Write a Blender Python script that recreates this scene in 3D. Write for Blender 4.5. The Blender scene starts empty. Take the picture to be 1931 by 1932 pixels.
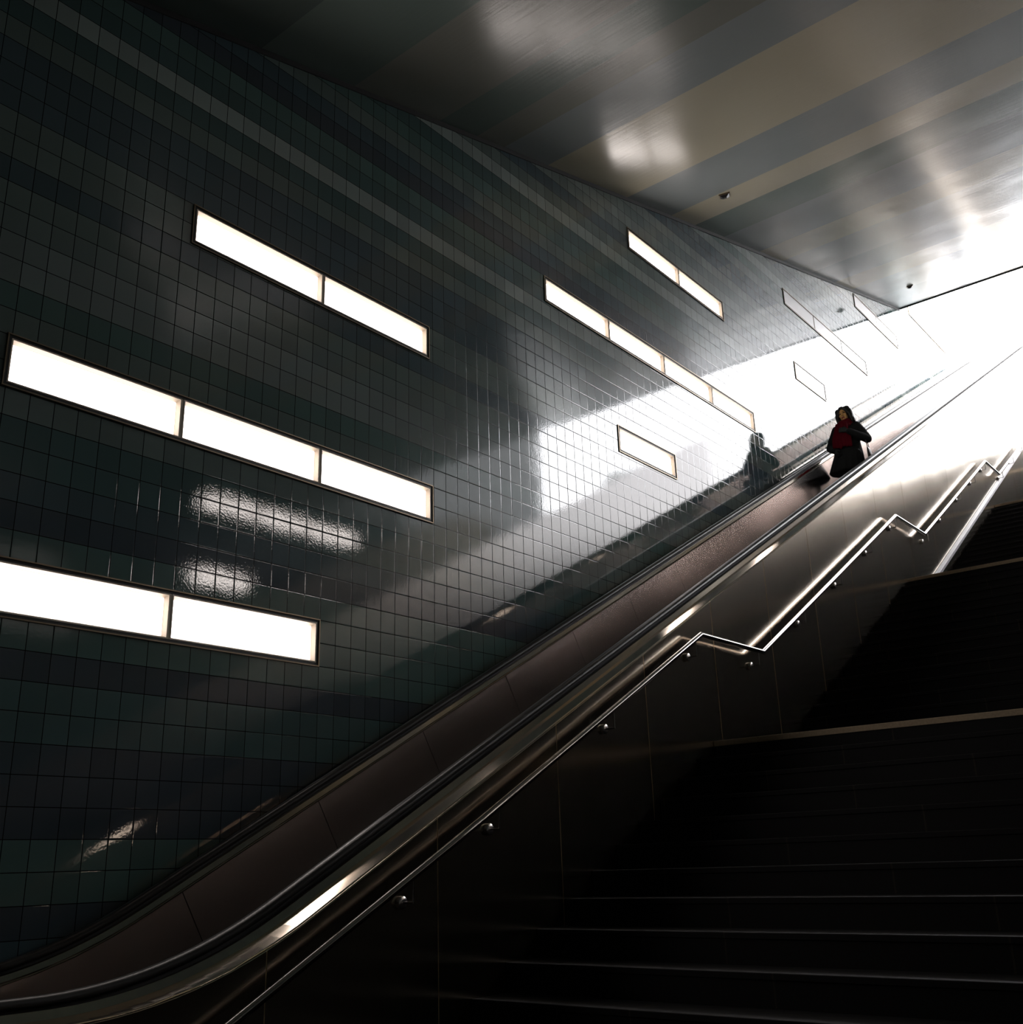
import bpy, bmesh, math, random
from mathutils import Vector, Matrix, Euler

random.seed(7)
SC = bpy.context.scene
COL = SC.collection
EYE = 1.51          # eye height above the lower floor; heights below are written relative to the eye

# ------------------------------------------------------------------ helpers
class MB:
    """collects polygons and links them as one mesh object"""
    def __init__(self):
        self.v = []; self.f = []; self.mi = []; self.sm = []
    def add(self, vs, fs, mi=0, smooth=False):
        b = len(self.v)
        self.v += [tuple(p) for p in vs]
        for f in fs:
            self.f.append([b + i for i in f]); self.mi.append(mi); self.sm.append(smooth)
    def box(self, x0, x1, y0, y1, z0, z1, mi=0):
        vs = [(x, y, z) for x in (x0, x1) for y in (y0, y1) for z in (z0, z1)]
        self.add(vs, [(0,1,3,2),(4,6,7,5),(0,4,5,1),(2,3,7,6),(0,2,6,4),(1,5,7,3)], mi)
    def prism(self, poly, x0, x1, mi=0):
        """polygon in (y, z) extruded along x"""
        n = len(poly)
        vs = [(x0, y, z) for y, z in poly] + [(x1, y, z) for y, z in poly]
        fs = [tuple(range(n)), tuple(range(2*n-1, n-1, -1))]
        fs += [(i, n+i, n+(i+1) % n, (i+1) % n) for i in range(n)]
        self.add(vs, fs, mi)
    def rings(self, rings, closed_ends=True, mi=0, smooth=True):
        n = len(rings[0]); vs = [p for r in rings for p in r]; fs = []
        for k in range(len(rings)-1):
            for i in range(n):
                a = k*n+i; b = k*n+(i+1) % n
                fs.append((a, b, b+n, a+n))
        self.add(vs, fs, mi, smooth)
        if closed_ends:
            self.add(rings[0], [tuple(range(n-1, -1, -1))], mi, False)
            self.add(rings[-1], [tuple(range(n))], mi, False)
    def cyl(self, p0, p1, r0, r1=None, n=20, mi=0):
        p0 = Vector(p0); p1 = Vector(p1); d = (p1-p0).normalized(); r1 = r0 if r1 is None else r1
        u = d.orthogonal().normalized(); w = d.cross(u)
        rg = [[p + (u*math.cos(2*math.pi*i/n) + w*math.sin(2*math.pi*i/n))*r for i in range(n)] for p, r in ((p0, r0), (p1, r1))]
        self.rings(rg, True, mi)
    def build(self, name, mats, parent=None, off=(0,0,0), bevel=0.0):
        me = bpy.data.meshes.new(name)
        ox, oy, oz = off
        me.from_pydata([(x-ox, y-oy, z-oz) for x, y, z in self.v], [], self.f)
        if not isinstance(mats, (list, tuple)): mats = [mats]
        for m in mats: me.materials.append(m)
        for p, i, s in zip(me.polygons, self.mi, self.sm): p.material_index = i; p.use_smooth = s
        bm = bmesh.new(); bm.from_mesh(me)
        bmesh.ops.recalc_face_normals(bm, faces=bm.faces); bm.to_mesh(me); bm.free()
        o = bpy.data.objects.new(name, me); COL.objects.link(o)
        if parent is not None: o.parent = parent
        else: o.location = (ox, oy, oz + EYE)
        if bevel:
            b = o.modifiers.new('bevel', 'BEVEL'); b.width = bevel; b.segments = 2; b.limit_method = 'ANGLE'
        return o

def tag(o, label=None, cat=None, group=None, kind=None):
    if label: o['label'] = label
    if cat: o['category'] = cat
    if group: o['group'] = group
    if kind: o['kind'] = kind
    return o

def thing(name, label, cat, loc, group=None, rot=(0,0,0)):
    o = bpy.data.objects.new(name, None); COL.objects.link(o)
    o.empty_display_size = 0.2
    o.location = (loc[0], loc[1], loc[2] + EYE); o.rotation_euler = rot
    return tag(o, label, cat, group)

# ------------------------------------------------------------------ materials
def mat(name):
    m = bpy.data.materials.new(name); m.use_nodes = True
    nt = m.node_tree; b = nt.nodes['Principled BSDF']
    return m, nt, b
def N(nt, typ, **kw):
    n = nt.nodes.new(typ)
    for k, v in kw.items(): setattr(n, k, v)
    return n
def math_n(nt, op, a, b=None, c=None):
    n = N(nt, 'ShaderNodeMath', operation=op)
    for i, x in enumerate((a, b, c)):
        if x is None: continue
        if isinstance(x, (int, float)): n.inputs[i].default_value = x
        else: nt.links.new(x, n.inputs[i])
    return n.outputs[0]
def simple(name, col, rough=0.5, metal=0.0, bump=0.0, bscale=40.0, spec=None, noise=0.0):
    m, nt, b = mat(name)
    b.inputs['Base Color'].default_value = (*col, 1)
    b.inputs['Roughness'].default_value = rough
    b.inputs['Metallic'].default_value = metal
    if spec is not None: b.inputs['Specular IOR Level'].default_value = spec
    if bump or noise:
        tc = N(nt, 'ShaderNodeTexCoord'); nz = N(nt, 'ShaderNodeTexNoise')
        nz.inputs['Scale'].default_value = bscale; nz.inputs['Detail'].default_value = 4
        nt.links.new(tc.outputs['Object'], nz.inputs['Vector'])
        if bump:
            bp = N(nt, 'ShaderNodeBump'); bp.inputs['Strength'].default_value = bump; bp.inputs['Distance'].default_value = 0.01
            nt.links.new(nz.outputs['Fac'], bp.inputs['Height']); nt.links.new(bp.outputs[0], b.inputs['Normal'])
        if noise:
            mx = N(nt, 'ShaderNodeMix', data_type='RGBA')
            mx.inputs['A'].default_value = (*[c*(1-noise) for c in col], 1); mx.inputs['B'].default_value = (*[min(1, c*(1+noise)) for c in col], 1)
            nt.links.new(nz.outputs['Fac'], mx.inputs['Factor']); nt.links.new(mx.outputs['Result'], b.inputs['Base Color'])
    return m

PITCH_Y, PITCH_Z, ROW0, COL0 = 0.1594, 0.1765, 1.447, 3.861
TILE_GAIN = 2.8
def tile_material():
    m, nt, b = mat('glazed_tile'); L = nt.links
    tc = N(nt, 'ShaderNodeTexCoord'); sp = N(nt, 'ShaderNodeSeparateXYZ'); L.new(tc.outputs['Object'], sp.inputs[0])
    u = math_n(nt, 'DIVIDE', math_n(nt, 'SUBTRACT', sp.outputs['Y'], COL0), PITCH_Y)
    v = math_n(nt, 'DIVIDE', math_n(nt, 'SUBTRACT', sp.outputs['Z'], ROW0), PITCH_Z)
    def edge(x, p):
        fr = math_n(nt, 'FRACT', x)
        return math_n(nt, 'MULTIPLY', math_n(nt, 'MINIMUM', fr, math_n(nt, 'SUBTRACT', 1.0, fr)), p)
    d = math_n(nt, 'MINIMUM', edge(u, PITCH_Y), edge(v, PITCH_Z))
    mr = N(nt, 'ShaderNodeMapRange', interpolation_type='SMOOTHSTEP'); L.new(d, mr.inputs['Value'])
    mr.inputs['From Min'].default_value = 0.0018; mr.inputs['From Max'].default_value = 0.0070
    gm = N(nt, 'ShaderNodeMapRange'); L.new(d, gm.inputs['Value'])
    gm.inputs['From Min'].default_value = 0.0023; gm.inputs['From Max'].default_value = 0.0033
    at = N(nt, 'ShaderNodeVertexColor', layer_name='tile_colour')
    cv = N(nt, 'ShaderNodeCombineXYZ'); L.new(math_n(nt, 'FLOOR', u), cv.inputs[0]); L.new(math_n(nt, 'FLOOR', v), cv.inputs[1])
    wn = N(nt, 'ShaderNodeTexWhiteNoise', noise_dimensions='2D'); L.new(cv.outputs[0], wn.inputs['Vector'])
    gain = math_n(nt, 'MULTIPLY_ADD', wn.outputs['Value'], 0.22, 0.89)
    vm = N(nt, 'ShaderNodeVectorMath', operation='SCALE'); L.new(at.outputs['Color'], vm.inputs[0]); L.new(gain, vm.inputs['Scale'])
    mx = N(nt, 'ShaderNodeMix', data_type='RGBA'); L.new(gm.outputs[0], mx.inputs['Factor'])
    mx.inputs['A'].default_value = (0.004, 0.004, 0.004, 1); L.new(vm.outputs[0], mx.inputs['B'])
    L.new(mx.outputs['Result'], b.inputs['Base Color'])
    rr = N(nt, 'ShaderNodeMapRange'); L.new(gm.outputs[0], rr.inputs['Value'])
    rr.inputs['To Min'].default_value = 0.7; rr.inputs['To Max'].default_value = 0.02
    L.new(rr.outputs[0], b.inputs['Roughness'])
    L.new(math_n(nt, 'MULTIPLY', gm.outputs[0], 0.5), b.inputs['Specular IOR Level'])
    b.inputs['IOR'].default_value = 1.75
    n1 = N(nt, 'ShaderNodeTexNoise'); n1.inputs['Scale'].default_value = 65; n1.inputs['Detail'].default_value = 3; L.new(tc.outputs['Object'], n1.inputs['Vector'])
    n2 = N(nt, 'ShaderNodeTexNoise'); n2.inputs['Scale'].default_value = 9; n2.inputs['Detail'].default_value = 1; L.new(tc.outputs['Object'], n2.inputs['Vector'])
    # every tile sits at a slightly different tilt
    tilt = math_n(nt, 'MULTIPLY', math_n(nt, 'SUBTRACT', wn.outputs['Value'], 0.5), math_n(nt, 'FRACT', u))
    h = math_n(nt, 'ADD', math_n(nt, 'MULTIPLY', n1.outputs['Fac'], 0.00020), math_n(nt, 'MULTIPLY', n2.outputs['Fac'], 0.00018))
    h = math_n(nt, 'ADD', h, math_n(nt, 'MULTIPLY', tilt, 0.0005))
    h = math_n(nt, 'ADD', h, math_n(nt, 'MULTIPLY', mr.outputs[0], 0.00022))
    bp = N(nt, 'ShaderNodeBump'); bp.inputs['Strength'].default_value = 1.0; bp.inputs['Distance'].default_value = 1.0
    L.new(h, bp.inputs['Height']); L.new(bp.outputs[0], b.inputs['Normal'])
    return m

def steel_material(name, col, rough, wave, wscale, streak=0.0):
    m, nt, b = mat(name); L = nt.links
    b.inputs['Metallic'].default_value = 1.0
    b.inputs['Base Color'].default_value = (*col, 1)
    tc = N(nt, 'ShaderNodeTexCoord')
    n1 = N(nt, 'ShaderNodeTexNoise'); n1.inputs['Scale'].default_value = wscale; n1.inputs['Detail'].default_value = 1.5
    L.new(tc.outputs['Object'], n1.inputs['Vector'])
    bp = N(nt, 'ShaderNodeBump'); bp.inputs['Strength'].default_value = 1.0; bp.inputs['Distance'].default_value = 1.0
    L.new(math_n(nt, 'MULTIPLY', n1.outputs['Fac'], wave), bp.inputs['Height']); L.new(bp.outputs[0], b.inputs['Normal'])
    mp = N(nt, 'ShaderNodeMapping'); mp.inputs['Scale'].default_value = (6, 14, 1.2); L.new(tc.outputs['Object'], mp.inputs['Vector'])
    n2 = N(nt, 'ShaderNodeTexNoise'); n2.inputs['Scale'].default_value = 1.0; n2.inputs['Detail'].default_value = 5; L.new(mp.outputs[0], n2.inputs['Vector'])
    L.new(math_n(nt, 'MULTIPLY_ADD', math_n(nt, 'SUBTRACT', n2.outputs['Fac'], 0.5), streak, rough), b.inputs['Roughness'])
    return m

def ceiling_material():
    m, nt, b = mat('painted_ceiling'); L = nt.links
    tc = N(nt, 'ShaderNodeTexCoord'); sp = N(nt, 'ShaderNodeSeparateXYZ'); L.new(tc.outputs['Object'], sp.inputs[0])
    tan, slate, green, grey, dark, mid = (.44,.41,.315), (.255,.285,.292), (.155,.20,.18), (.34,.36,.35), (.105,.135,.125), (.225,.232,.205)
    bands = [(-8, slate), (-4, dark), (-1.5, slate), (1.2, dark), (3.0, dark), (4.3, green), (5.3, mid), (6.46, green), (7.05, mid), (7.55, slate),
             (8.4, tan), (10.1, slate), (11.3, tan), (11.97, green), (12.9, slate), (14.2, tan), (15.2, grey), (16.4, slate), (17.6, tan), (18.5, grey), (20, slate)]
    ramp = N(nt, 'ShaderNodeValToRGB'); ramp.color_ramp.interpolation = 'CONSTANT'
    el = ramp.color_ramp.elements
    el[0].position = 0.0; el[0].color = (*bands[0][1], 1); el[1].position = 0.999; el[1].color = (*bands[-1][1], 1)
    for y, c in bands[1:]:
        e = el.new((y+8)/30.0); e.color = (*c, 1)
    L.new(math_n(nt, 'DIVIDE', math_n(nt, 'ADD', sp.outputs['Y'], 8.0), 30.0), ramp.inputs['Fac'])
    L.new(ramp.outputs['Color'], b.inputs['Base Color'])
    mp = N(nt, 'ShaderNodeMapping'); mp.inputs['Scale'].default_value = (1.0, 14.0, 1.0); mp.inputs['Rotation'].default_value = (0, 0, 0.5)
    L.new(tc.outputs['Object'], mp.inputs['Vector'])
    n1 = N(nt, 'ShaderNodeTexNoise'); n1.inputs['Scale'].default_value = 1.6; n1.inputs['Detail'].default_value = 6; L.new(mp.outputs[0], n1.inputs['Vector'])
    n2 = N(nt, 'ShaderNodeTexNoise'); n2.inputs['Scale'].default_value = 0.9; n2.inputs['Detail'].default_value = 1; L.new(tc.outputs['Object'], n2.inputs['Vector'])
    h = math_n(nt, 'ADD', math_n(nt, 'MULTIPLY', n1.outputs['Fac'], 0.0016), math_n(nt, 'MULTIPLY', n2.outputs['Fac'], 0.012))
    bp = N(nt, 'ShaderNodeBump'); bp.inputs['Strength'].default_value = 1.0; bp.inputs['Distance'].default_value = 1.0
    L.new(h, bp.inputs['Height']); L.new(bp.outputs[0], b.inputs['Normal'])
    b.inputs['Roughness'].default_value = 0.23
    b.inputs['IOR'].default_value = 1.56
    return m

def stone_material():
    m, nt, b = mat('dark_granite'); L = nt.links
    tc = N(nt, 'ShaderNodeTexCoord'); sp = N(nt, 'ShaderNodeSeparateXYZ'); L.new(tc.outputs['Object'], sp.inputs[0])
    nz = N(nt, 'ShaderNodeTexNoise'); nz.inputs['Scale'].default_value = 120; nz.inputs['Detail'].default_value = 3; L.new(tc.outputs['Object'], nz.inputs['Vector'])
    info = N(nt, 'ShaderNodeObjectInfo')
    fr = math_n(nt, 'FRACT', math_n(nt, 'ADD', math_n(nt, 'DIVIDE', sp.outputs['X'], 1.45), info.outputs['Random']))
    j = N(nt, 'ShaderNodeMapRange'); j.inputs['From Min'].default_value = 0.0025; j.inputs['From Max'].default_value = 0.004
    L.new(math_n(nt, 'MINIMUM', fr, math_n(nt, 'SUBTRACT', 1.0, fr)), j.inputs['Value'])
    c = N(nt, 'ShaderNodeMix', data_type='RGBA'); L.new(nz.outputs['Fac'], c.inputs['Factor'])
    c.inputs['A'].default_value = (.006, .006, .007, 1); c.inputs['B'].default_value = (.016, .0155, .015, 1)
    k = N(nt, 'ShaderNodeMix', data_type='RGBA'); L.new(j.outputs[0], k.inputs['Factor'])
    k.inputs['A'].default_value = (.03, .026, .02, 1); L.new(c.outputs['Result'], k.inputs['B'])
    L.new(k.outputs['Result'], b.inputs['Base Color'])
    b.inputs['Roughness'].default_value = 0.72
    b.inputs['Specular IOR Level'].default_value = 0.14
    return m

LAMP = 10.0
def diffuser_material(name, lit):
    m, nt, b = mat(name); L = nt.links
    b.inputs['Base Color'].default_value = (.78, .76, .76, 1); b.inputs['Roughness'].default_value = 0.18
    if lit:
        tc = N(nt, 'ShaderNodeTexCoord'); sp = N(nt, 'ShaderNodeSeparateXYZ'); L.new(tc.outputs['Generated'], sp.inputs[0])
        y = sp.outputs['Y']; z = sp.outputs['Z']
        ends = math_n(nt, 'MINIMUM', y, math_n(nt, 'SUBTRACT', 1.0, y))
        e1 = N(nt, 'ShaderNodeMapRange', interpolation_type='SMOOTHSTEP'); L.new(ends, e1.inputs['Value'])
        e1.inputs['From Max'].default_value = 0.030; e1.inputs['To Min'].default_value = 0.05
        sides = math_n(nt, 'MINIMUM', z, math_n(nt, 'SUBTRACT', 1.0, z))
        e2 = N(nt, 'ShaderNodeMapRange', interpolation_type='SMOOTHSTEP'); L.new(sides, e2.inputs['Value'])
        e2.inputs['From Max'].default_value = 0.10; e2.inputs['To Min'].default_value = 0.06
        g = math_n(nt, 'MULTIPLY', e1.outputs[0], e2.outputs[0])
        mx = N(nt, 'ShaderNodeMix', data_type='RGBA'); L.new(g, mx.inputs['Factor'])
        mx.inputs['A'].default_value = (1.0, .74, .62, 1); mx.inputs['B'].default_value = (1.0, .91, .86, 1)
        L.new(mx.outputs['Result'], b.inputs['Emission Color'])
        L.new(math_n(nt, 'MULTIPLY', g, LAMP), b.inputs['Emission Strength'])
    return m

M_TILE = tile_material()
M_STEEL = steel_material('brushed_steel', (.56, .48, .385), 0.175, 0.010, 0.8, 0.05)
M_STEEL_IN = steel_material('brushed_steel_inner', (.58, .54, .52), 0.18, 0.005, 1.1, 0.03)
M_POLISH = steel_material('polished_steel', (.60, .51, .42), 0.10, 0.0004, 3.0, 0.04)
M_RAIL = steel_material('handrail_steel', (.30, .275, .26), 0.05, 0.0, 3.0, 0.03)
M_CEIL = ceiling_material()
M_STONE = stone_material()
M_NOSE = simple('tan_stone_edge', (.34, .26, .17), 0.7, noise=0.35, bscale=60)
M_LEDGE = simple('pale_grey_ledge', (.30, .28, .285), 0.45, noise=0.15, bscale=5)
M_DADO = steel_material('dado_steel', (.40, .385, .38), 0.30, 0.004, 1.0, 0.05)
M_RUBBER = simple('black_rubber', (.014, .013, .012), 0.34, spec=0.3)
M_GROOVE = simple('black_groove', (.006, .006, .006), 0.6)
M_BRONZE = simple('bronze_frame', (.24, .19, .13), 0.35, 0.9)
M_GASKET = simple('black_gasket', (.006, .005, .005), 0.5)
M_ALU = simple('aluminium_frame', (.36, .30, .235), 0.5)
M_ALUHALO = simple('aluminium_halo_face', (.72, .63, .52), 0.5)  # same aluminium, lightened: the lamp halo is put into its colour
M_PLATE = steel_material('plate_steel', (.50, .46, .43), 0.26, 0.0, 3.0, 0.05)
M_LIT = diffuser_material('lit_diffuser', True)
M_OFF = diffuser_material('unlit_diffuser', False)
M_SEAM = simple('seam_glint', (.55, .40, .22), 0.6)  # tan colour paints in the glint along the panel edges
M_FLOOR = simple('dark_floor_stone', (.03, .029, .028), 0.55, noise=0.3, bscale=30)
M_CONC = simple('dark_concrete', (.05, .05, .05), 0.8, noise=0.3, bscale=8)
M_PAVE = simple('outdoor_paving', (.40, .39, .38), 0.8, noise=0.15, bscale=4)
M_GRASS = simple('outdoor_bank', (.40, .41, .39), 0.9, noise=0.3, bscale=5)
M_LEAF = simple('dark_leaves', (.03, .045, .03), 0.7, noise=0.5, bscale=6)
M_BARK = simple('bark', (.05, .04, .03), 0.9, bump=0.4, bscale=30)
M_TEXT = simple('rust_print', (.30, .07, .02), 0.6)
M_STEPMETAL = simple('escalator_step_metal', (.12, .12, .12), 0.45, 0.8, bump=0.2, bscale=90)

# ------------------------------------------------------------------ camera
Rm = ((0.77477416, 0.63150745, -0.03038665), (-0.22456282, 0.22994361, -0.94694112), (-0.59101315, 0.74048922, 0.31996746))
cam = bpy.data.cameras.new('camera'); co = bpy.data.objects.new('camera', cam); COL.objects.link(co)
r, d, fw = (Vector(x) for x in Rm)
M = Matrix(((r.x, -d.x, -fw.x), (r.y, -d.y, -fw.y), (r.z, -d.z, -fw.z))).to_4x4()
M.translation = (0, 0, EYE); co.matrix_world = M
cam.sensor_fit = 'HORIZONTAL'; cam.sensor_width = 36.0; cam.lens = 1963.439/1931.0*36.0
cam.clip_start = 0.05; cam.clip_end = 400
SC.camera = co

# ------------------------------------------------------------------ main dimensions
WX, RX = -6.0, 3.5                  # faces of the left and right walls
CX = -4.2                           # stair side of the escalator cladding
FLOOR = -1.51; GROUND = 10.9
CEND = 21.6
def ceil_z(y): return 5.43 + 0.279*y
def rail_z(y):                      # top line of the escalator handrails
    T = 0.6; y0 = 2.943; y1 = 26.3
    if y < y0-T: return -0.45
    if y < y0+T: return -0.45 + 0.53/(4*T)*(y-y0+T)**2
    z1 = 0.53*y1-2.01
    if y < y1-1: return 0.53*y-2.01
    if y < y1+1: return z1 - 0.53/4*(y1+1-y)**2
    return z1
def rail_s(y): return (rail_z(y+.01)-rail_z(y-.01))/.02

# flights of the staircase: (first nosing y, last nosing y, height below, height above, risers)
FL = [(3.53, 7.838, -1.51, .906, 15), (9.36, 13.518, .906, 3.363, 15), (14.76, 18.857, 3.363, 5.702, 15),
      (20.2, 24.33, 5.702, 8.06, 15), (25.6, 30.6, 8.06, GROUND, 18)]
def stair_z(y):
    z = FLOOR
    for y0, y1, z0, z1, n in FL:
        if y < y0: return z
        if y < y1: return z0 + (z1-z0)*(1/n + (y-y0)/(y1-y0)*(n-1)/n)
        z = z1
    return z

# ------------------------------------------------------------------ tiled walls
navy, purp, dteal, teal, ggrey, grey, lite, bright = ((.024,.031,.035), (.021,.023,.027), (.026,.038,.037), (.033,.047,.043),
    (.045,.051,.047), (.052,.057,.054), (.066,.068,.065), (.095,.096,.090))
ROWS = {-1: teal, -2: purp, -3: dteal, -4: dteal, -5: purp, -6: purp, -7: purp, -8: teal, -9: teal, -10: purp, -11: navy, -12: teal, -13: dteal, -14: navy,
        -15: purp, -16: teal, -17: navy, 0: teal, 1: teal, 2: teal, 3: purp, 4: navy, 5: dteal, 6: dteal, 7: grey, 8: grey, 9: grey, 10: ggrey, 11: teal, 12: lite, 13: lite,
        14: grey, 15: ggrey, 16: navy, 17: ggrey, 18: ggrey, 19: navy, 20: navy, 21: navy, 22: ggrey, 23: dteal, 24: bright, 25: dteal, 26: teal,
        27: purp, 28: navy, 29: ggrey, 30: teal, 31: dteal, 32: bright, 33: ggrey, 34: navy, 35: grey, 36: lite, 37: grey, 38: lite, 39: navy, 40: navy,
        41: grey, 42: teal, 43: bright, 44: grey, 45: navy, 46: dteal, 47: grey, 48: grey, 49: navy, 50: bright, 51: ggrey, 52: grey, 53: navy, 54: teal, 55: lite}
def row_col(n):
    if n in ROWS: return ROWS[n]
    return random.Random(n).choice([navy, teal, ggrey, grey, dteal, lite])

def tiled_wall(name, x, y0, y1, z0, top_in, top_out, holes, slab):
    """strips of tile rows with openings for the light boxes; slab = how far the wall goes back"""
    ys = sorted({y0, y1, CEND} | {h[0] for h in holes} | {h[1] for h in holes}); ys = [y for y in ys if y0 <= y <= y1]
    zt = max(top_out, top_in(min(y1, CEND)))
    zs = {z0, zt} | {h[2] for h in holes} | {h[3] for h in holes}
    n = math.floor((z0-ROW0)/PITCH_Z)
    while ROW0+n*PITCH_Z < zt:
        if ROW0+n*PITCH_Z > z0: zs.add(ROW0+n*PITCH_Z)
        n += 1
    zs = sorted(zs)
    bm = bmesh.new(); lay = bm.loops.layers.float_color.new('tile_colour'); cache = {}
    def V(y, z):
        k = (round(y, 5), round(z, 5))
        if k not in cache: cache[k] = bm.verts.new((x, y, z))
        return cache[k]
    for a, b in zip(ys[:-1], ys[1:]):
        for c, e in zip(zs[:-1], zs[1:]):
            if e-c < 1e-5: continue
            my, mz = (a+b)/2, (c+e)/2
            if any(h[0] < my < h[1] and h[2] < mz < h[3] for h in holes): continue
            if my < CEND:
                ta, tb = top_in(a), top_in(b)
                if c >= tb: continue
                if e > ta:                       # the row runs out under the sloping ceiling
                    pts = []
                    yc = a + (c-ta)/(tb-ta)*(b-a); ye = a + (e-ta)/(tb-ta)*(b-a)
                    if c < ta: pts += [(a, c), (b, c)]
                    else: pts += [(yc, c), (b, c)]
                    if e < tb: pts += [(b, e), (ye, e)]
                    else: pts += [(b, tb)]
                    if c < ta: pts += [(a, ta)]
                else: pts = [(a, c), (b, c), (b, e), (a, e)]
            else:
                if c >= top_out: continue
                pts = [(a, c), (b, c), (b, e), (a, e)]
            vs = []
            for p in pts:
                v = V(*p)
                if v not in vs: vs.append(v)
            if len(vs) < 3: continue
            if slab > 0: vs.reverse()
            try: f = bm.faces.new(vs)
            except ValueError: continue
            cc = row_col(math.floor((mz-ROW0)/PITCH_Z + 1e-6))
            for l in f.loops: l[lay] = (*[q*TILE_GAIN*w_ for q, w_ in zip(cc, (.86, 1.0, 1.01))], 1)
    # backing slab behind the tiles
    me = bpy.data.meshes.new(name); bm.to_mesh(me); bm.free()
    me.materials.append(M_TILE)
    o = bpy.data.objects.new(name, me); COL.objects.link(o); o.location = (0, 0, EYE)
    return tag(o, kind='structure')

# light boxes: name, y0, y1, z0, z1, mullion ys, lit, label
LB = [
 ('A', 3.786, 6.352, 4.470, 4.797, [5.064], True, 'lit wall light box of two panes nearest the dark upper left of the tiled wall'),
 ('B', 2.562, 6.390, 2.872, 3.216, [3.816, 5.088], True, 'long lit wall light box of three panes with a tiny rust print in one corner'),
 ('C', 1.270, 5.127, 1.447, 1.798, [2.558, 3.843], True, 'lowest lit wall light box, cut off by the left edge of the photo'),
 ('D', 10.107, 12.666, 7.470, 7.779, [11.395], True, 'lit wall light box of two panes closest below the sloping ceiling'),
 ('E', 8.230, 13.317, 5.892, 6.204, [9.505, 10.78, 12.05], True, 'longest lit wall light box of four panes, ending in the bright sky reflection'),
 ('F', 9.555, 10.848, 4.488, 4.815, [], True, 'short lit wall light box of one pane just above the escalator'),
 ('G', 15.05, 18.74, 8.775, 9.070, [16.28, 17.51], False, 'long pale unlit wall light box high on the bright end of the wall'),
 ('H', 15.135, 16.355, 7.420, 7.730, [], False, 'short pale unlit wall light box above the person with the red scarf'),
 ('I', 18.63, 21.03, 10.245, 10.54, [19.83], False, 'pale unlit wall light box in the corner under the ceiling end'),
 ('J', 22.30, 24.85, 11.60, 11.91, [23.58], False, 'faint unlit wall light box beyond the end of the ceiling'),
]
RB = [
 ('K', 10.40, 14.25, 6.300, 6.640, [11.69, 12.97], True, 'lit light box of three panes on the opposite wall, seen only as a glittering reflection'),
 ('L', 10.25, 11.54, 4.870, 5.210, [], True, 'lit light box of one pane on the opposite wall, seen only as a glittering reflection'),
]
tiled_wall('wall_left', WX, -8.0, 25.3, FLOOR, ceil_z, 13.6, [(b[1], b[2], b[3], b[4]) for b in LB], -1)
tiled_wall('wall_right', RX, -8.0, 20.8, FLOOR, ceil_z, 12.0, [(b[1], b[2], b[3], b[4]) for b in RB], 1)

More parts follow.
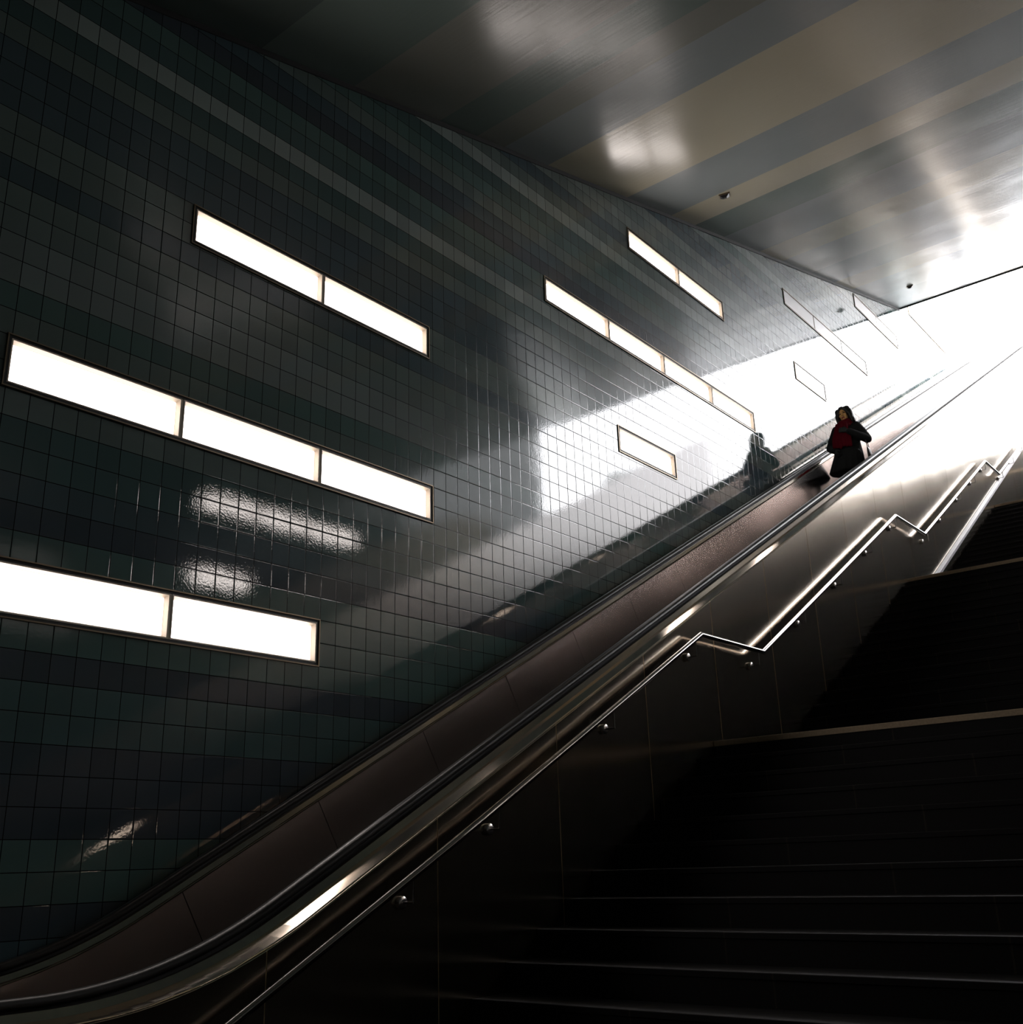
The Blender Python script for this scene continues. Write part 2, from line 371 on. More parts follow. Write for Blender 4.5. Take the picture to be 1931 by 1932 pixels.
def light_box(b, x, s):
    """s = +1 faces +x (left wall), -1 faces -x (right wall)"""
    nm, y0, y1, z0, z1, mul, lit, label = b
    base = (x, (y0+y1)/2, z0)
    t = thing('light_box', label, 'wall light', base, 'light boxes in the tiled walls')
    def bezel(ya, yb, za, zb, w, d0, d1):      # sloped pane frame leading in to the diffuser
        m = MB(); o_ = [(ya, za), (yb, za), (yb, zb), (ya, zb)]; i_ = [(ya+w, za+w), (yb-w, za+w), (yb-w, zb-w), (ya+w, zb-w)]; q = .010
        l_ = [(ya+q, za+q), (yb-q, za+q), (yb-q, zb-q), (ya+q, zb-q)]
        m.rings([[(x+s*d0, *p) for p in o_], [(x+s*d1, *p) for p in o_], [(x+s*d1, *p) for p in l_]], False, 1, False)
        m.rings([[(x+s*d1, *p) for p in l_], [(x+s*d0, *p) for p in i_]], False, 0, False)
        return m
    def ring(ya, yb, za, zb, w, d0, d1):
        m = MB()
        X0, X1 = sorted((x+s*d0, x+s*d1))
        m.box(X0, X1, ya, yb, zb-w, zb); m.box(X0, X1, ya, yb, za, za+w)
        m.box(X0, X1, ya, ya+w, za+w, zb-w); m.box(X0, X1, yb-w, yb, za+w, zb-w)
        return m
    ring(y0-.006, y1+.006, z0-.006, z1+.006, .009, -.02, .012).build('frame', M_BRONZE, t, base)
    gw, dp = (.020, .034) if lit else (.010, .0)     # the unlit boxes have slim gaskets and flush panes
    gi = gw+.003
    ring(y0+.003, y1-.003, z0+.003, z1-.003, gw, -.03, .004 if lit else .013).build('gasket', M_GASKET, t, base)
    hb = MB(); X0, X1 = sorted((x-s*.075, x-s*.068)); hb.box(X0, X1, y0, y1, z0, z1)
    X0, X1 = sorted((x-s*.068, x-s*.03)); w = .01
    hb.box(X0, X1, y0, y1, z1-w, z1); hb.box(X0, X1, y0, y1, z0, z0+w); hb.box(X0, X1, y0, y0+w, z0+w, z1-w); hb.box(X0, X1, y1-w, y1, z0+w, z1-w)
    hb.build('housing', M_GASKET, t, base)
    yy = [y0+gi] + list(mul) + [y1-gi]
    for i, (a, c) in enumerate(zip(yy[:-1], yy[1:])):
        a2 = a+(.008 if i else 0); c2 = c-(.008 if i < len(yy)-2 else 0)
        pf = (bezel(a2, c2, z0+gi, z1-gi, .024, -.036, .006) if lit else ring(a2, c2, z0+gi, z1-gi, .010, -.05, .008)).build('pane_frame', [M_ALU, M_ALUHALO], t, base)
        dm = MB(); X0, X1 = sorted((x-s*(dp+.008), x-s*dp+s*(0 if lit else .006))); dm.box(X0, X1, a2+.009, c2-.009, z0+gi+.009, z1-gi-.009)
        dm.build('diffuser', M_LIT if lit else M_OFF, t, base)
    for c in mul:
        mm = MB(); X0, X1 = sorted((x-s*.04, x+s*.002)); mm.box(X0, X1, c-.006, c+.006, z0+gi, z1-gi)
        mm.build('mullion', M_ALUHALO, t, base)
    if nm == 'B':                                   # tiny rust-coloured print in the corner of the last pane
        cu = bpy.data.curves.new('print', 'FONT'); cu.body = 'DPTH'; cu.size = .036; cu.extrude = .0004
        tmp = bpy.data.objects.new('print_tmp', cu); COL.objects.link(tmp)
        me = bpy.data.meshes.new_from_object(tmp.evaluated_get(bpy.context.evaluated_depsgraph_get()))
        bpy.data.objects.remove(tmp)
        me.materials.clear(); me.materials.append(M_TEXT)
        o = bpy.data.objects.new('printed_letters', me); COL.objects.link(o); o.parent = t
        o.location = (x-s*.0365-base[0], 5.125-base[1], z0+.048-base[2]); o.rotation_euler = (math.pi/2, 0, math.pi/2)
        o['label'] = 'tiny rust-coloured printed letters'
    return t
for b in LB: light_box(b, WX, 1)
for b in RB: light_box(b, RX, -1)

# ------------------------------------------------------------------ ceiling, floor, light-blocking end walls, outside
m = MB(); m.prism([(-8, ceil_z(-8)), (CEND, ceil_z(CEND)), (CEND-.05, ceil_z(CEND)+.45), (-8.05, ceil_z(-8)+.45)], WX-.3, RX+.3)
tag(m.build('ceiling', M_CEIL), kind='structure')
m = MB(); m.prism([(-8, ceil_z(-8)-.055), (CEND, ceil_z(CEND)-.055), (CEND, ceil_z(CEND)-.001), (-8, ceil_z(-8)-.001)], WX+.001, WX+.012)
tag(m.build('shadow_gap_strip', M_GROOVE), kind='structure')  # black strip drawn in for the shade of the gap under the ceiling
m = MB(); m.prism([(CEND, ceil_z(CEND)-.02), (CEND+.03, ceil_z(CEND)-.02), (CEND+.03, ceil_z(CEND)+.30), (CEND, ceil_z(CEND)+.30)], WX+.012, RX)
tag(m.build('trim_2', M_GASKET), kind='structure')
m = MB(); m.box(WX-.3, RX+.3, -8.2, 31.2, FLOOR-.2, FLOOR); tag(m.build('floor', M_FLOOR), kind='structure')  # unseen stretch under the stairs added to block sky light from below
m = MB(); m.box(WX-.3, RX+.3, 31.0, 31.2, FLOOR, GROUND-.3); tag(m.build('light_block_front', M_CONC), kind='structure')  # unseen wall added to stop sky light leaking in under the stairs
m = MB(); m.box(WX-.3, RX+.3, -8.2, -8.0, FLOOR, ceil_z(-8)+.3); tag(m.build('light_block_back', M_CONC), kind='structure')  # unseen wall added behind the camera to keep sky light out
m = MB(); m.box(-60, 60, 30.95, 140, GROUND-.3, GROUND); tag(m.build('floor_outside', M_PAVE), kind='structure')
# right side: steel dado that follows the stairs, and the bank behind it
def dado_z(y): return max(FLOOR+1.0, .545*y-2.70)
m = MB(); poly = [(-8, FLOOR), (31.0, FLOOR)] + [(y, dado_z(y)) for y in [30.95-i*.5 for i in range(78)]] + [(-8, dado_z(-8))]
m.prism(poly, RX-.05, RX-.004); tag(m.build('baseboard_right', M_DADO), kind='structure')
m = MB(); m.prism([(20.8, .545*20.8-5.5), (31.0, .545*31.0-5.5), (31.0, .545*31.0-5.2), (20.8, .545*20.8-5.2)], RX, 16); tag(m.build('bank_right', M_GRASS), kind='structure')

# ------------------------------------------------------------------ staircase
st = thing('staircase', 'wide dark stone staircase with landings beside the steel-clad escalator', 'staircase', (-.35, 3.53, FLOOR))
SB = (-.35, 3.53, FLOOR); SX0, SX1 = CX+.004, RX-.054
for fi, (y0, y1, z0, z1, n) in enumerate(FL):
    rise = (z1-z0)/n; run = (y1-y0)/(n-1)
    for k in range(n):
        y = y0+run*k; z = z0+rise*(k+1)
        if k == n-1:
            ye = FL[fi+1][0] if fi+1 < len(FL) else 30.9
            m = MB(); m.prism([(y, z-rise), (y, z-.045), (y+.03, z-.045), (y+.03, z), (ye, z), (ye, z-rise-.02), ], SX0, SX1)
            m.build('landing', M_STONE, st, SB)
            m = MB(); m.prism([(y-.008, z-.044), (y-.008, z-.004), (y-.004, z), (y+.029, z), (y+.029, z-.044)], SX0, SX1)
            e = m.build('edge_strip', M_NOSE, st, SB); e['label'] = 'tan stone edge of the landing'
        else:
            m = MB(); m.prism([(y+.006, z-rise), (y+.006, z-.034), (y, z-.030), (y, z-.003), (y+.003, z), (y+run+.006, z), (y+run+.006, z-rise)], SX0, SX1)
            m.build('step', M_STONE, st, SB)

# ------------------------------------------------------------------ stair handrail on the cladding
def sweep(mb, nodes, sec, mi=0, smooth=False, ends=True):
    """nodes: (x, y, z) with the path in a plane of constant x; sec: closed list of (dx, dn)"""
    rings = []
    for i, p in enumerate(nodes):
        p = Vector(p)
        t0 = (p-Vector(nodes[i-1])).normalized() if i else None
        t1 = (Vector(nodes[i+1])-p).normalized() if i < len(nodes)-1 else None
        if t0 is None: t0 = t1
        if t1 is None: t1 = t0
        t = (t0+t1).normalized(); n = Vector((0, -t.z, t.y)); k = 1/max(.3, t.dot(t0))
        rings.append([p + Vector((dx, 0, 0)) + n*dn*k for dx, dn in sec])
    mb.rings(rings, ends, mi, smooth)
def circ(r, n=20): return [(r*math.cos(2*math.pi*i/n), r*math.sin(2*math.pi*i/n)) for i in range(n)]
HX = CX+.10
HB = (CX, 2.6, -.85)
hr = thing('stair_handrail', 'kinked tubular steel handrail on brackets along the cladding, left of the stone stairs', 'handrail', HB)
hn = [(HX, 2.30, -.855), (HX, 2.62, -.855), (HX, 4.772, .246), (HX, 7.597, 1.745), (HX, 8.732, 1.75), (HX, 13.061, 4.09), (HX, 14.174, 4.092), (HX, 18.325, 6.345),
      (HX, 19.178, 6.345), (HX, 23.6, 8.72), (HX, 24.9, 8.72)]
m = MB(); sweep(m, hn, circ(.0215), 0, True); m.build('rail', M_RAIL, hr, HB)
def hz(y):
    for (x, a, b), (x2, c, e) in zip(hn[:-1], hn[1:]):
        if a <= y <= c: return b+(e-b)*(y-a)/(c-a)
    return hn[-1][2]
for y, dz in [(2.70, 0), (4.19, 0), (4.92, 0), (6.21, 0), (7.48, 0), (8.62, 0), (9.77, 0), (10.88, 0), (11.99, 0), (13.0, 0), (14.30, 0), (15.3, 0), (16.39, 0), (17.41, 0), (18.28, 0), (19.45, 0), (20.57, 0), (21.53, 0), (22.6, 0), (23.7, 0)]:
    zr = hz(y); zp = zr-.128
    m = MB(); m.cyl((HX, y+.012, zr-.02), (HX, y+.012, zp-.004), .0055, n=10); m.cyl((HX+.004, y+.012, zp), (CX+.006, y+.012, zp), .0055, n=10)
    br = m.build('bracket', M_RAIL, hr, HB)
    m = MB(); n = 24
    prof = [(.002, .034), (.024, .034), (.027, .031), (.029, .016), (.030, .004)]
    rings = [[(CX+dx, y+.012+rr*math.cos(2*math.pi*i/n), zp+rr*math.sin(2*math.pi*i/n)) for i in range(n)] for dx, rr in prof]
    m.rings(rings, True, 0, True)
    m.build('wall_plate', M_PLATE, br, HB)

# ------------------------------------------------------------------ escalator
EB = (-5.065, 2.9, FLOOR)
es = thing('escalator', 'steel escalator with black handrails between the tiled wall and the stone stairs', 'escalator', EB)
RXH, LXH = -4.44, -5.69             # handrail centre lines
ysamp = [-.6, 0.2, 1.0, 1.8] + [2.30+.09*i for i in range(15)] + [3.7+1.2*i for i in range(18)] + [25.0+.25*i for i in range(12)] + [28.5]
ysamp = sorted(set(round(y, 3) for y in ysamp))
def nodes(x, ya=-.6, yb=28.5): return [(x, y, rail_z(y)) for y in ysamp if ya <= y <= yb]
for X, s in ((RXH, 1), (LXH, -1)):  # s: outward direction
    hs = [(-.040, -.030), (-.036, -.012), (-.024, -.002), (0, 0), (.024, -.002), (.036, -.012), (.040, -.030), (.034, -.042), (-.034, -.042)]
    m = MB(); sweep(m, nodes(X), [(s*a, b) for a, b in hs], 0, True); m.build('handrail', M_RUBBER, es, EB)
    m = MB(); sweep(m, nodes(X), [(s*a, b) for a, b in [(-.026, -.043), (.026, -.043), (.026, -.09), (-.026, -.09)]], 0); m.build('handrail_track', M_GROOVE, es, EB)
    m = MB(); sweep(m, nodes(X), [(s*a, b) for a, b in [(.062, -.050), (.090, -.048), (.106, -.082), (.229, -.095), (.244, -.107), (.235, -.109), (.062, -.092)]], 0)
    m.build('outer_deck', M_POLISH, es, EB)
    m = MB(); sweep(m, nodes(X), [(s*a, b) for a, b in [(-.050, -.052), (-.066, -.056), (-.078, -.084), (-.070, -.10), (-.050, -.10)]], 0)
    m.build('inner_deck', M_POLISH, es, EB)
    # skirt under the inner panels
    m = MB(); sweep(m, nodes(X), [(s*a, b) for a, b in [(-.125, -.80), (-.118, -.80), (-.118, -1.15), (-.125, -1.15)]], 0); m.build('skirt', M_STEEL_IN, es, EB)
    # inner panels, seams square to the slope
    ks = [11.93+1.02*k for k in range(-12, 15)]
    for a, b in zip(ks[:-1], ks[1:]):
        yy = [a+.004] + [a+(b-a)*q for q in (.2, .4, .6, .8)] + [b-.001]
        m = MB(); sec = [(s*(-.078), -.102), (s*(-.072), -.102), (s*(-.112), -.80), (s*(-.118), -.80)]
        rings = []
        for y in yy:
            sl = rail_s(y); t = Vector((0, 1, sl)).normalized(); nn = Vector((0, -t.z, t.y)); p = Vector((X, y, rail_z(y)))
            rings.append([p+Vector((dx, 0, 0))+nn*dn for dx, dn in sec])
        m.rings(rings, True, 0, False); m.build('inner_panel', M_STEEL_IN, es, EB)
    m = MB(); rings = []
    for y in ysamp:
        sl = rail_s(y); t = Vector((0, 1, sl)).normalized(); nn = Vector((0, -t.z, t.y)); p = Vector((X, y, rail_z(y)))
        rings.append([p+Vector((s*dx, 0, 0))+nn*dn for dx, dn in [(-.066, -.104), (-.055, -.104), (-.095, -.80), (-.106, -.80)]])
    m.rings(rings, True, 0, False); m.build('panel_backing', M_GROOVE, es, EB)
# outer cladding on the stair side: upright panels with seams coloured as thin glints
def clad_top(y): return rail_z(y) - .101*math.sqrt(1+rail_s(y)**2)
ks = [4.50+1.165*k for k in range(-5, 21)]
for a, b in zip(ks[:-1], ks[1:]):
    yy = [a+.003+(b-a-.006)*q/6 for q in range(7)]
    m = MB(); poly = [(y, max(FLOOR+.002, stair_z(y)-.45)) for y in yy] + [(y, clad_top(y)) for y in reversed(yy)]
    m.prism(poly, CX-.003, CX); m.build('cladding_panel', M_STEEL, es, EB)
m = MB(); yy = [ks[0]+i*.4 for i in range(73)]
poly = [(y, max(FLOOR+.002, stair_z(y)-.45)) for y in yy] + [(y, clad_top(y)-.004) for y in reversed(yy)]
m.prism(poly, CX-.010, CX-.0034); m.build('seam_backing', M_SEAM, es, EB)
m = MB(); poly = [(y, max(FLOOR+.002, stair_z(y)-.45)) for y in yy] + [(y, clad_top(y)-.01) for y in reversed(yy)]
m.prism(poly, LXH-.24, LXH-.23); m.build('rear_cladding', M_STEEL_IN, es, EB)
# steel ledge at the foot of the cladding along the upper flights
lg = MB(); s = .555
def ledge(y): return .562*y-4.59
ya, yb = 14.20, 24.2
secs = [(0.0, 0.0), (.048, -.026), (.050, -.078), (0.0, -.078)]
lg.rings([[(CX+.003+a, y, ledge(y)+b) for a, b in secs] for y in (ya, yb)], True, smooth=False)
o = lg.build('ledge', M_LEDGE, es, EB, bevel=.004)
o['label'] = 'pale grey ledge along the foot of the cladding'
# moving steps
step0 = None
yst = -.4
def tread_z(y): return rail_z(y)-.98
k = 0
while yst < 28.0:
    if step0 is None:
        m = MB(); m.box(-.5, .5, 0, .40, -.20, 0); m.box(-.5, .5, -.004, .0, -.012, .004)
        for q in range(24): m.box(-.49+q*.0408, -.49+q*.0408+.018, 0, .40, 0, .006)
        step0 = m.build('step', M_STEPMETAL, es, (0,0,0)); so = step0
    else:
        so = step0.copy(); COL.objects.link(so); so.parent = es
    so.location = (-5.065-EB[0], yst-EB[1], tread_z(yst+.2)-EB[2])
    yst += .40; k += 1

# ------------------------------------------------------------------ small ceiling fittings
def fitting(px, py, size, label):
    z = ceil_z(py); base = (px, py, z-.05)
    t = thing('ceiling_fitting', label, 'ceiling fitting', base, 'square fittings in the ceiling')
    a = math.radians(20)
    def sq(r, dz):
        out = []
        for i in range(4):
            an = a+math.pi/4+i*math.pi/2; dx, dy = r*math.cos(an), r*math.sin(an)
            out.append((px+dx, py+dy, z+.279*dy+dz))
        return out
    m = MB(); m.rings([sq(size, -.001), sq(size, -.018), sq(size*.82, -.018)], False, 0, False); m.build('rim', M_BRONZE, t, base)
    m = MB(); m.rings([sq(size*.82, -.018), sq(size*.35, -.05)], True, 0, False); m.build('body', M_GASKET, t, base)
fitting(-5.213, 11.461, .105, 'small dark square fitting on the striped ceiling near the wall')
fitting(-5.26, 19.956, .085, 'tiny dark square fitting in the bright end of the ceiling')

# ------------------------------------------------------------------ person on the escalator
M_SKIN = simple('skin', (.95, .54, .20), 0.5)
M_LIP = simple('lips', (.42, .09, .06), 0.45)
M_EYE = simple('dark_eyes', (.015, .010, .008), 0.25)
M_GLOVE = simple('dark_gloves', (.022, .026, .025), 0.7)
M_TROUSER = simple('black_trousers', (.010, .010, .011), 0.85)
M_COAT = simple('black_coat_wool', (.012, .013, .0135), 0.8, bump=0.5, bscale=60, spec=0.3)
M_SCARF = simple('burgundy_knit', (.125, .005, .014), 0.9, bump=0.9, bscale=110, spec=0.1)
M_HAIR = simple('black_hair', (.012, .012, .012), 0.42, bump=0.4, bscale=45)
M_BAG = simple('dark_leather', (.016, .012, .013), 0.42)
M_SHOE = simple('black_shoes', (.012, .011, .011), 0.35)

def ball(mb, c, r, n=20, rot=None, mi=0):
    c = Vector(c); R_ = rot or Matrix.Identity(3); rx, ry, rz = r if isinstance(r, (tuple, list)) else (r, r, r)
    rings = []
    for k in range(1, n//2):
        a = math.pi*k/(n//2)
        rings.append([c + R_ @ Vector((rx*math.sin(a)*math.cos(2*math.pi*i/n), ry*math.sin(a)*math.sin(2*math.pi*i/n), -rz*math.cos(a))) for i in range(n)])
    mb.rings(rings, True, mi, True)
def capsule(mb, p0, r0, p1, r1, n=16, mi=0):
    p0, p1 = Vector(p0), Vector(p1); d = (p1-p0).normalized(); u = d.orthogonal().normalized(); w = d.cross(u)
    prof = [(p0-d*r0*math.cos(a), r0*math.sin(a)) for a in (.25, .6, 1.0, 1.35)] + [(p0, r0)] + [(p1, r1)] + [(p1+d*r1*math.cos(a), r1*math.sin(a)) for a in (1.35, 1.0, .6, .25)]
    mb.rings([[p+(u*math.cos(2*math.pi*i/n)+w*math.sin(2*math.pi*i/n))*r for i in range(n)] for p, r in prof], True, mi, True)
def limb(mb, pts):
    for (p, r), (q, s) in zip(pts[:-1], pts[1:]): capsule(mb, p, r, q, s)
def ell_rings(mb, rows, n=32):
    mb.rings([[Vector((cx+a*math.cos(2*math.pi*i/n), cy+b*math.sin(2*math.pi*i/n), z)) for i in range(n)] for cx, cy, z, a, b in rows], True, 0, True)
def remeshed(mb, name, mats, parent, voxel, smooth=3, pick=None):
    """fuse everything in mb into one continuous skin"""
    o = mb.build(name+'_raw', mats[0])
    o.location = (0, 0, 0)
    md = o.modifiers.new('fuse', 'REMESH'); md.mode = 'VOXEL'; md.voxel_size = voxel; md.use_smooth_shade = True
    sm = o.modifiers.new('soft', 'SMOOTH'); sm.iterations = smooth; sm.factor = 0.5
    dg = bpy.context.evaluated_depsgraph_get(); dg.update()
    me = bpy.data.meshes.new_from_object(o.evaluated_get(dg))
    bpy.data.objects.remove(o)
    me.name = name; me.materials.clear()
    for m_ in mats: me.materials.append(m_)
    for p in me.polygons:
        p.use_smooth = True
        p.material_index = pick(p.center) if pick else 0
    ob = bpy.data.objects.new(name, me); COL.objects.link(ob); ob.parent = parent
    return ob

PX, PY = -5.25, 15.0
PZ = tread_z(15.0)+.006
person = thing('person', 'person in black coat and burgundy scarf riding the escalator, hand at the chest', 'person', (PX, PY, PZ), None, (0, 0, .16))
HY = Matrix.Rotation(-.20, 3, 'Z') @ Matrix.Rotation(math.radians(-9), 3, 'Y')
HC = Vector((0, -.005, 1.515))
def hp(x, y, z): return HC + HY @ Vector((x, y, z))
bd = MB()
# trunk, legs
ell_rings(bd, [(0,.02,.80,.10,.09), (0,.02,.86,.155,.105), (0,.02,.95,.15,.10), (0,.02,1.06,.125,.09), (0,.015,1.18,.145,.10), (0,.015,1.28,.15,.095), (0,.02,1.345,.12,.07), (0,.02,1.38,.06,.055)])
limb(bd, [((0,.02,1.36),.056), ((0,.005,1.45),.052)])
for s in (-1, 1):
    limb(bd, [((s*.085,.02,.84),.088), ((s*.09,.0,.47),.056), ((s*.085,.03,.09),.040)])
    capsule(bd, (s*.085,.035,.06), .036, (s*.09,-.10,.035), .030)
# head: skull, jaw, nose, brows, lips, ears
ball(bd, hp(0,.012,.03), (.074,.092,.098), 24, HY); ball(bd, hp(0,-.022,-.035), (.058,.066,.078), 24, HY)
ball(bd, hp(0,-.062,-.085), (.026,.022,.022), 14, HY)
capsule(bd, hp(0,-.088,.012), .008, hp(0,-.106,-.028), .013); ball(bd, hp(-.013,-.092,-.033), .010, 12); ball(bd, hp(.013,-.092,-.033), .010, 12)
capsule(bd, hp(-.017,-.082,-.060), .0085, hp(.017,-.082,-.060), .0085); capsule(bd, hp(-.013,-.081,-.070), .0085, hp(.013,-.081,-.070), .0085)
for s in (-1, 1):
    capsule(bd, hp(s*.016,-.080,.030), .008, hp(s*.048,-.068,.032), .007)
    ball(bd, hp(s*.031,-.072,.010), (.016,.012,.010), 14, HY); ball(bd, hp(s*.040,-.062,-.020), (.022,.016,.018), 14, HY)
    ball(bd, hp(s*.077,.015,-.005), (.010,.018,.030), 12, HY)
# arms
AL = [((.155,.015,1.315),.050), ((.285,.00,1.055),.040), ((.055,-.185,1.185),.030)]
AR = [((-.155,.015,1.315),.050), ((-.275,.035,1.03),.040), ((-.195,-.125,.915),.030)]
limb(bd, AL); limb(bd, AR)
def hand(mb, wrist, fwd, up, side):
    """palm and five bent fingers; fwd = direction of the knuckles, up = back of the hand, side = towards the thumb"""
    w_ = Vector(wrist); f = Vector(fwd).normalized(); u = (Vector(up)-f*f.dot(Vector(up))).normalized(); t = Vector(side); t = (t-f*f.dot(t)-u*u.dot(t)).normalized()
    for q in (-.028, -.010, .010, .028): capsule(mb, w_+f*.012+t*q*.8, .015, w_+f*.075+t*q, .013, 12)
    for q, ln, sp in ((.031, .036, .1), (.011, .040, .03), (-.010, .038, -.03), (-.030, .030, -.1)):
        a = w_+f*.080+t*q; b = a+(f*.8-u*.55+t*sp)*ln; c = b+(f*.15-u*1.0)*ln*.75; e = c+(-f*.45-u*.85)*ln*.55
        capsule(mb, a, .0098, b, .0092, 10); capsule(mb, b, .0092, c, .0088, 10); capsule(mb, c, .0088, e, .0078, 10)
    a = w_+f*.022+t*.034; b = a+(f*.55+t*.55-u*.35)*.040; c = b+(f*.75-u*.6)*.032
    capsule(mb, a, .013, b, .0108, 10); capsule(mb, b, .0108, c, .0092, 10)
hand(bd, (.040,-.192,1.192), (-.93,-.15,.20), (-.25,-1,.1), (.1,.1,1))
hand(bd, (-.190,-.135,.905), (.35,-.45,-.8), (-.6,-.7,0), (.5,-.6,.3))
def pick_body(c):
    q = HY.transposed() @ (c-HC)
    if c.z > 1.40:
        for s in (-1, 1):
            if abs(q.x-s*.031) < .0145 and abs(q.z-.011) < .0075 and q.y < -.055: return 1
            if .014 < abs(q.x) < .052 and abs(q.z-.035) < .0055 and q.y < -.05: return 1
        if abs(q.x) < .024 and -.080 < q.z < -.053 and q.y < -.070: return 2
        return 0
    if c.z < .84: return 4
    if c.y < -.165 and c.x < .06: return 3
    if c.z < .95 and c.x < -.12: return 3
    return 0
body = remeshed(bd, 'body', [M_SKIN, M_EYE, M_LIP, M_GLOVE, M_TROUSER], person, .0055, 2, pick_body)
# coat: flared body, collar and sleeves
ct = MB()
ell_rings(ct, [(-.062,.015,.570,.262,.185), (-.06,.015,.585,.278,.20), (-.045,.015,.70,.255,.185), (-.02,.015,.85,.222,.165), (-.005,.012,.98,.192,.145), (0,.010,1.08,.178,.138),
               (0,.008,1.20,.186,.135), (0,.010,1.29,.182,.120), (0,.015,1.345,.145,.092), (0,.02,1.385,.085,.075)], 40)
limb(ct, [((.150,.015,1.305),.078), ((.232,.012,1.17),.076), ((.292,.00,1.055),.068), ((.185,-.105,1.105),.060), ((.075,-.175,1.168),.052)])
limb(ct, [((-.150,.015,1.295),.074), ((-.222,.028,1.15),.070), ((-.282,.035,1.03),.066), ((-.215,-.085,.945),.056), ((-.19,-.12,.915),.052)])
capsule(ct, (.10,-.10,.90), .02, (.16,-.085,.85), .02); capsule(ct, (-.21,-.11,.90), .02, (-.13,-.125,.86), .022)
for k in range(9):                                  # folds in the skirt of the coat
    a = -math.pi*.95 + k*math.pi*.9/8
    capsule(ct, (-.06+.268*math.cos(a), .015+.192*math.sin(a), .60), .020, (-.01+.19*math.cos(a), .012+.145*math.sin(a), .96), .006)
coat = remeshed(ct, 'coat', [M_COAT], person, .011, 3)
# scarf: wrapped round the neck, one broad end hanging down the front
sf = MB()
for k in range(3):
    n = 26; rings = []
    for i in range(n+1):
        a = 2*math.pi*i/n; rad = .088-.010*k + .008*math.sin(3*a+k); zc = 1.315+.034*k+.012*math.sin(a*2+k*1.3)-.012*math.sin(a)
        c = Vector((rad*1.08*math.cos(a), .0+rad*1.05*math.sin(a), zc)); o_ = Vector((math.cos(a), math.sin(a), 0))
        rings.append([c + o_*.040*math.cos(2*math.pi*j/10) + Vector((0,0,.033*math.sin(2*math.pi*j/10))) for j in range(10)])
    sf.rings(rings, False, 0, True)
for q in range(6):                                  # folds of the hanging end
    x0 = -.135+.034*q; x1 = -.185+.050*q
    limb(sf, [((x0*.8,-.095-.012*(q % 2),1.335),.030), ((x0,-.140-.014*(q % 2),1.22),.027), ((x1*.95,-.152-.012*((q+1) % 2),1.09),.027), ((x1,-.160-.012*(q % 2),.965-.012*(q % 3)),.025)])
ball(sf, (-.03,-.085,1.345), (.085,.05,.05)); ball(sf, (.045,-.06,1.395), (.055,.045,.040))
scarf = remeshed(sf, 'scarf', [M_SCARF], person, .009, 2)
scarf['label'] = 'burgundy knitted scarf'
# hair: full chin-length bob with a parting, the face left open
ha = MB()
ball(ha, hp(0,.045,.045), (.125,.112,.118), 28, HY); ball(ha, hp(0,.060,-.04), (.130,.085,.13), 24, HY)
for s in (-1, 1):
    ball(ha, hp(s*.105,.010,-.035), (.040,.070,.125), 20, HY); ball(ha, hp(s*.070,-.010,.080), (.055,.060,.055), 20, HY)
    ball(ha, hp(s*.108,.015,-.12), (.040,.055,.055), 16, HY)
    capsule(ha, hp(s*.012,-.060,.115), .022, hp(s*.078,-.052,.050), .020); capsule(ha, hp(s*.078,-.050,.05), .020, hp(s*.090,-.035,-.03), .018)
hair = remeshed(ha, 'hair', [M_HAIR], person, .008, 8)
for s in (-1, 1):
    sh = MB(); limb(sh, [((s*.085,.055,.042),.041), ((s*.087,-.02,.045),.040), ((s*.092,-.105,.034),.033)]); sh.box(s*.087-.034, s*.087+.034, -.13, .09, 0, .014)
    remeshed(sh, 'shoe', [M_SHOE], person, .008, 1)
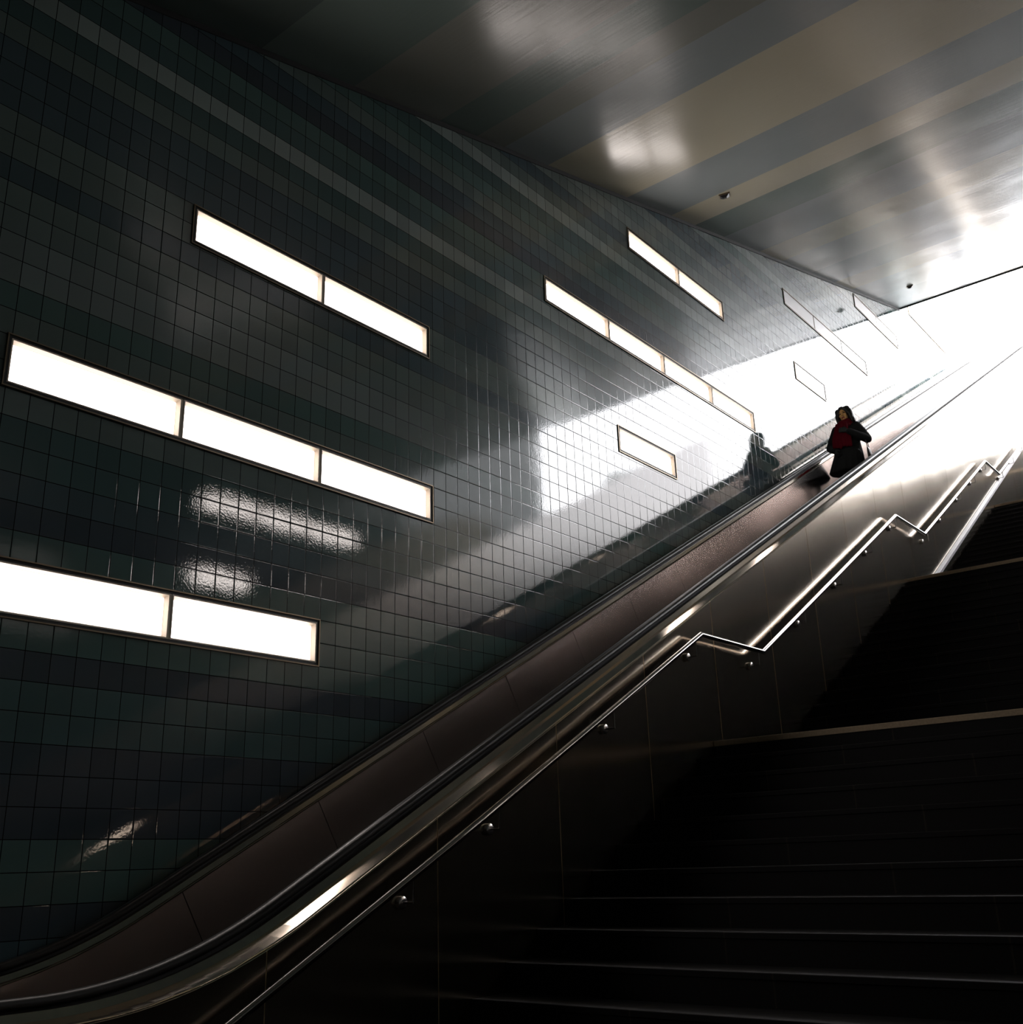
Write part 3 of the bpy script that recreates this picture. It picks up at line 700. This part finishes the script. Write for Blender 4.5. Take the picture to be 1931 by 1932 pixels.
# handbag hanging from the raised arm
BX = person.matrix_basis.copy()
bag = thing('handbag', 'slim dark handbag hanging beside the person on the escalator', 'handbag', (PX, PY, PZ), None, (0, 0, .16))
bg_ = MB()
prof = [(.300,.02,.640,.012,.085), (.300,.02,.655,.030,.115), (.298,.02,.76,.036,.125), (.288,.02,.87,.026,.115), (.284,.02,.905,.012,.105)]
ell_rings(bg_, prof, 28)
remeshed(bg_, 'bag_body', [M_BAG], bag, .008, 1)
sp_ = MB(); pts = [Vector((.284,-.06,.895)), Vector((.275,-.068,1.0)), Vector((.235,-.062,1.10)), Vector((.205,-.05,1.155)), Vector((.215,.02,1.165)), Vector((.250,.075,1.10)), Vector((.276,.085,1.0)), Vector((.284,.08,.895))]
for a, b in zip(pts[:-1], pts[1:]): capsule(sp_, a, .007, b, .007, 10)
st_ = sp_.build('strap', M_BAG, bag)


# ------------------------------------------------------------------ shrubs outside, seen mirrored in the tiles
def shrub(x, y, z, h, w, label):
    t = thing('shrub', label, 'shrub', (x, y, z), 'shrubs on the bank outside')
    m = MB(); rr = random.Random(int(x*100+y*10))
    m.cyl((x, y, z), (x, y, z+h*.7), .07, .03, 8); m.build('trunk', M_BARK, t, (x, y, z))
    m = MB()
    for i in range(420):
        a = rr.uniform(0, 6.283); q = rr.random()**.5; zz = rr.uniform(.30, 1.0)
        rad = w*q*(.35+.65*math.sin((zz-.3)/.7*math.pi)); c = Vector((x+rad*math.cos(a), y+rad*math.sin(a), z+h*zz))
        d1 = Vector((rr.uniform(-1,1), rr.uniform(-1,1), rr.uniform(-1,1))).normalized()*.14; d2 = d1.orthogonal().normalized()*.09
        m.add([c-d1, c+d2, c+d1, c-d2], [(0,1,2,3)])
    m.build('foliage', M_LEAF, t, (x, y, z))

shrub(8, 24.0, 7.85, 4.6, .95, 'dark slender tree outside, seen mirrored in the tiles, nearest to the stairs')
shrub(8, 31.5, 10.9, 3.1, .8, 'low dark tree outside, mirrored in the tiles above the short light box')
shrub(8.3, 33.6, 10.9, 4.0, .7, 'mid-height dark tree outside, mirrored in the tiles')
shrub(8.2, 37.5, 10.9, 6.6, .45, 'thin tall dark tree outside, mirrored as a short dark stroke in the tiles')


# ------------------------------------------------------------------ sky
w = bpy.data.worlds.new('overcast_sky'); SC.world = w; w.use_nodes = True
bg = w.node_tree.nodes['Background']; bg.inputs['Color'].default_value = (.97, .97, 1.0, 1); bg.inputs['Strength'].default_value = 13.0

# ------------------------------------------------------------------ view
vs = SC.view_settings
SC.display_settings.display_device = 'sRGB'
vs.view_transform = 'Standard'; vs.look = 'None'; vs.exposure = 0.0; vs.gamma = 1.0; vs.use_curve_mapping = False
SC.cycles.max_bounces = 10; SC.cycles.glossy_bounces = 6; SC.cycles.diffuse_bounces = 5
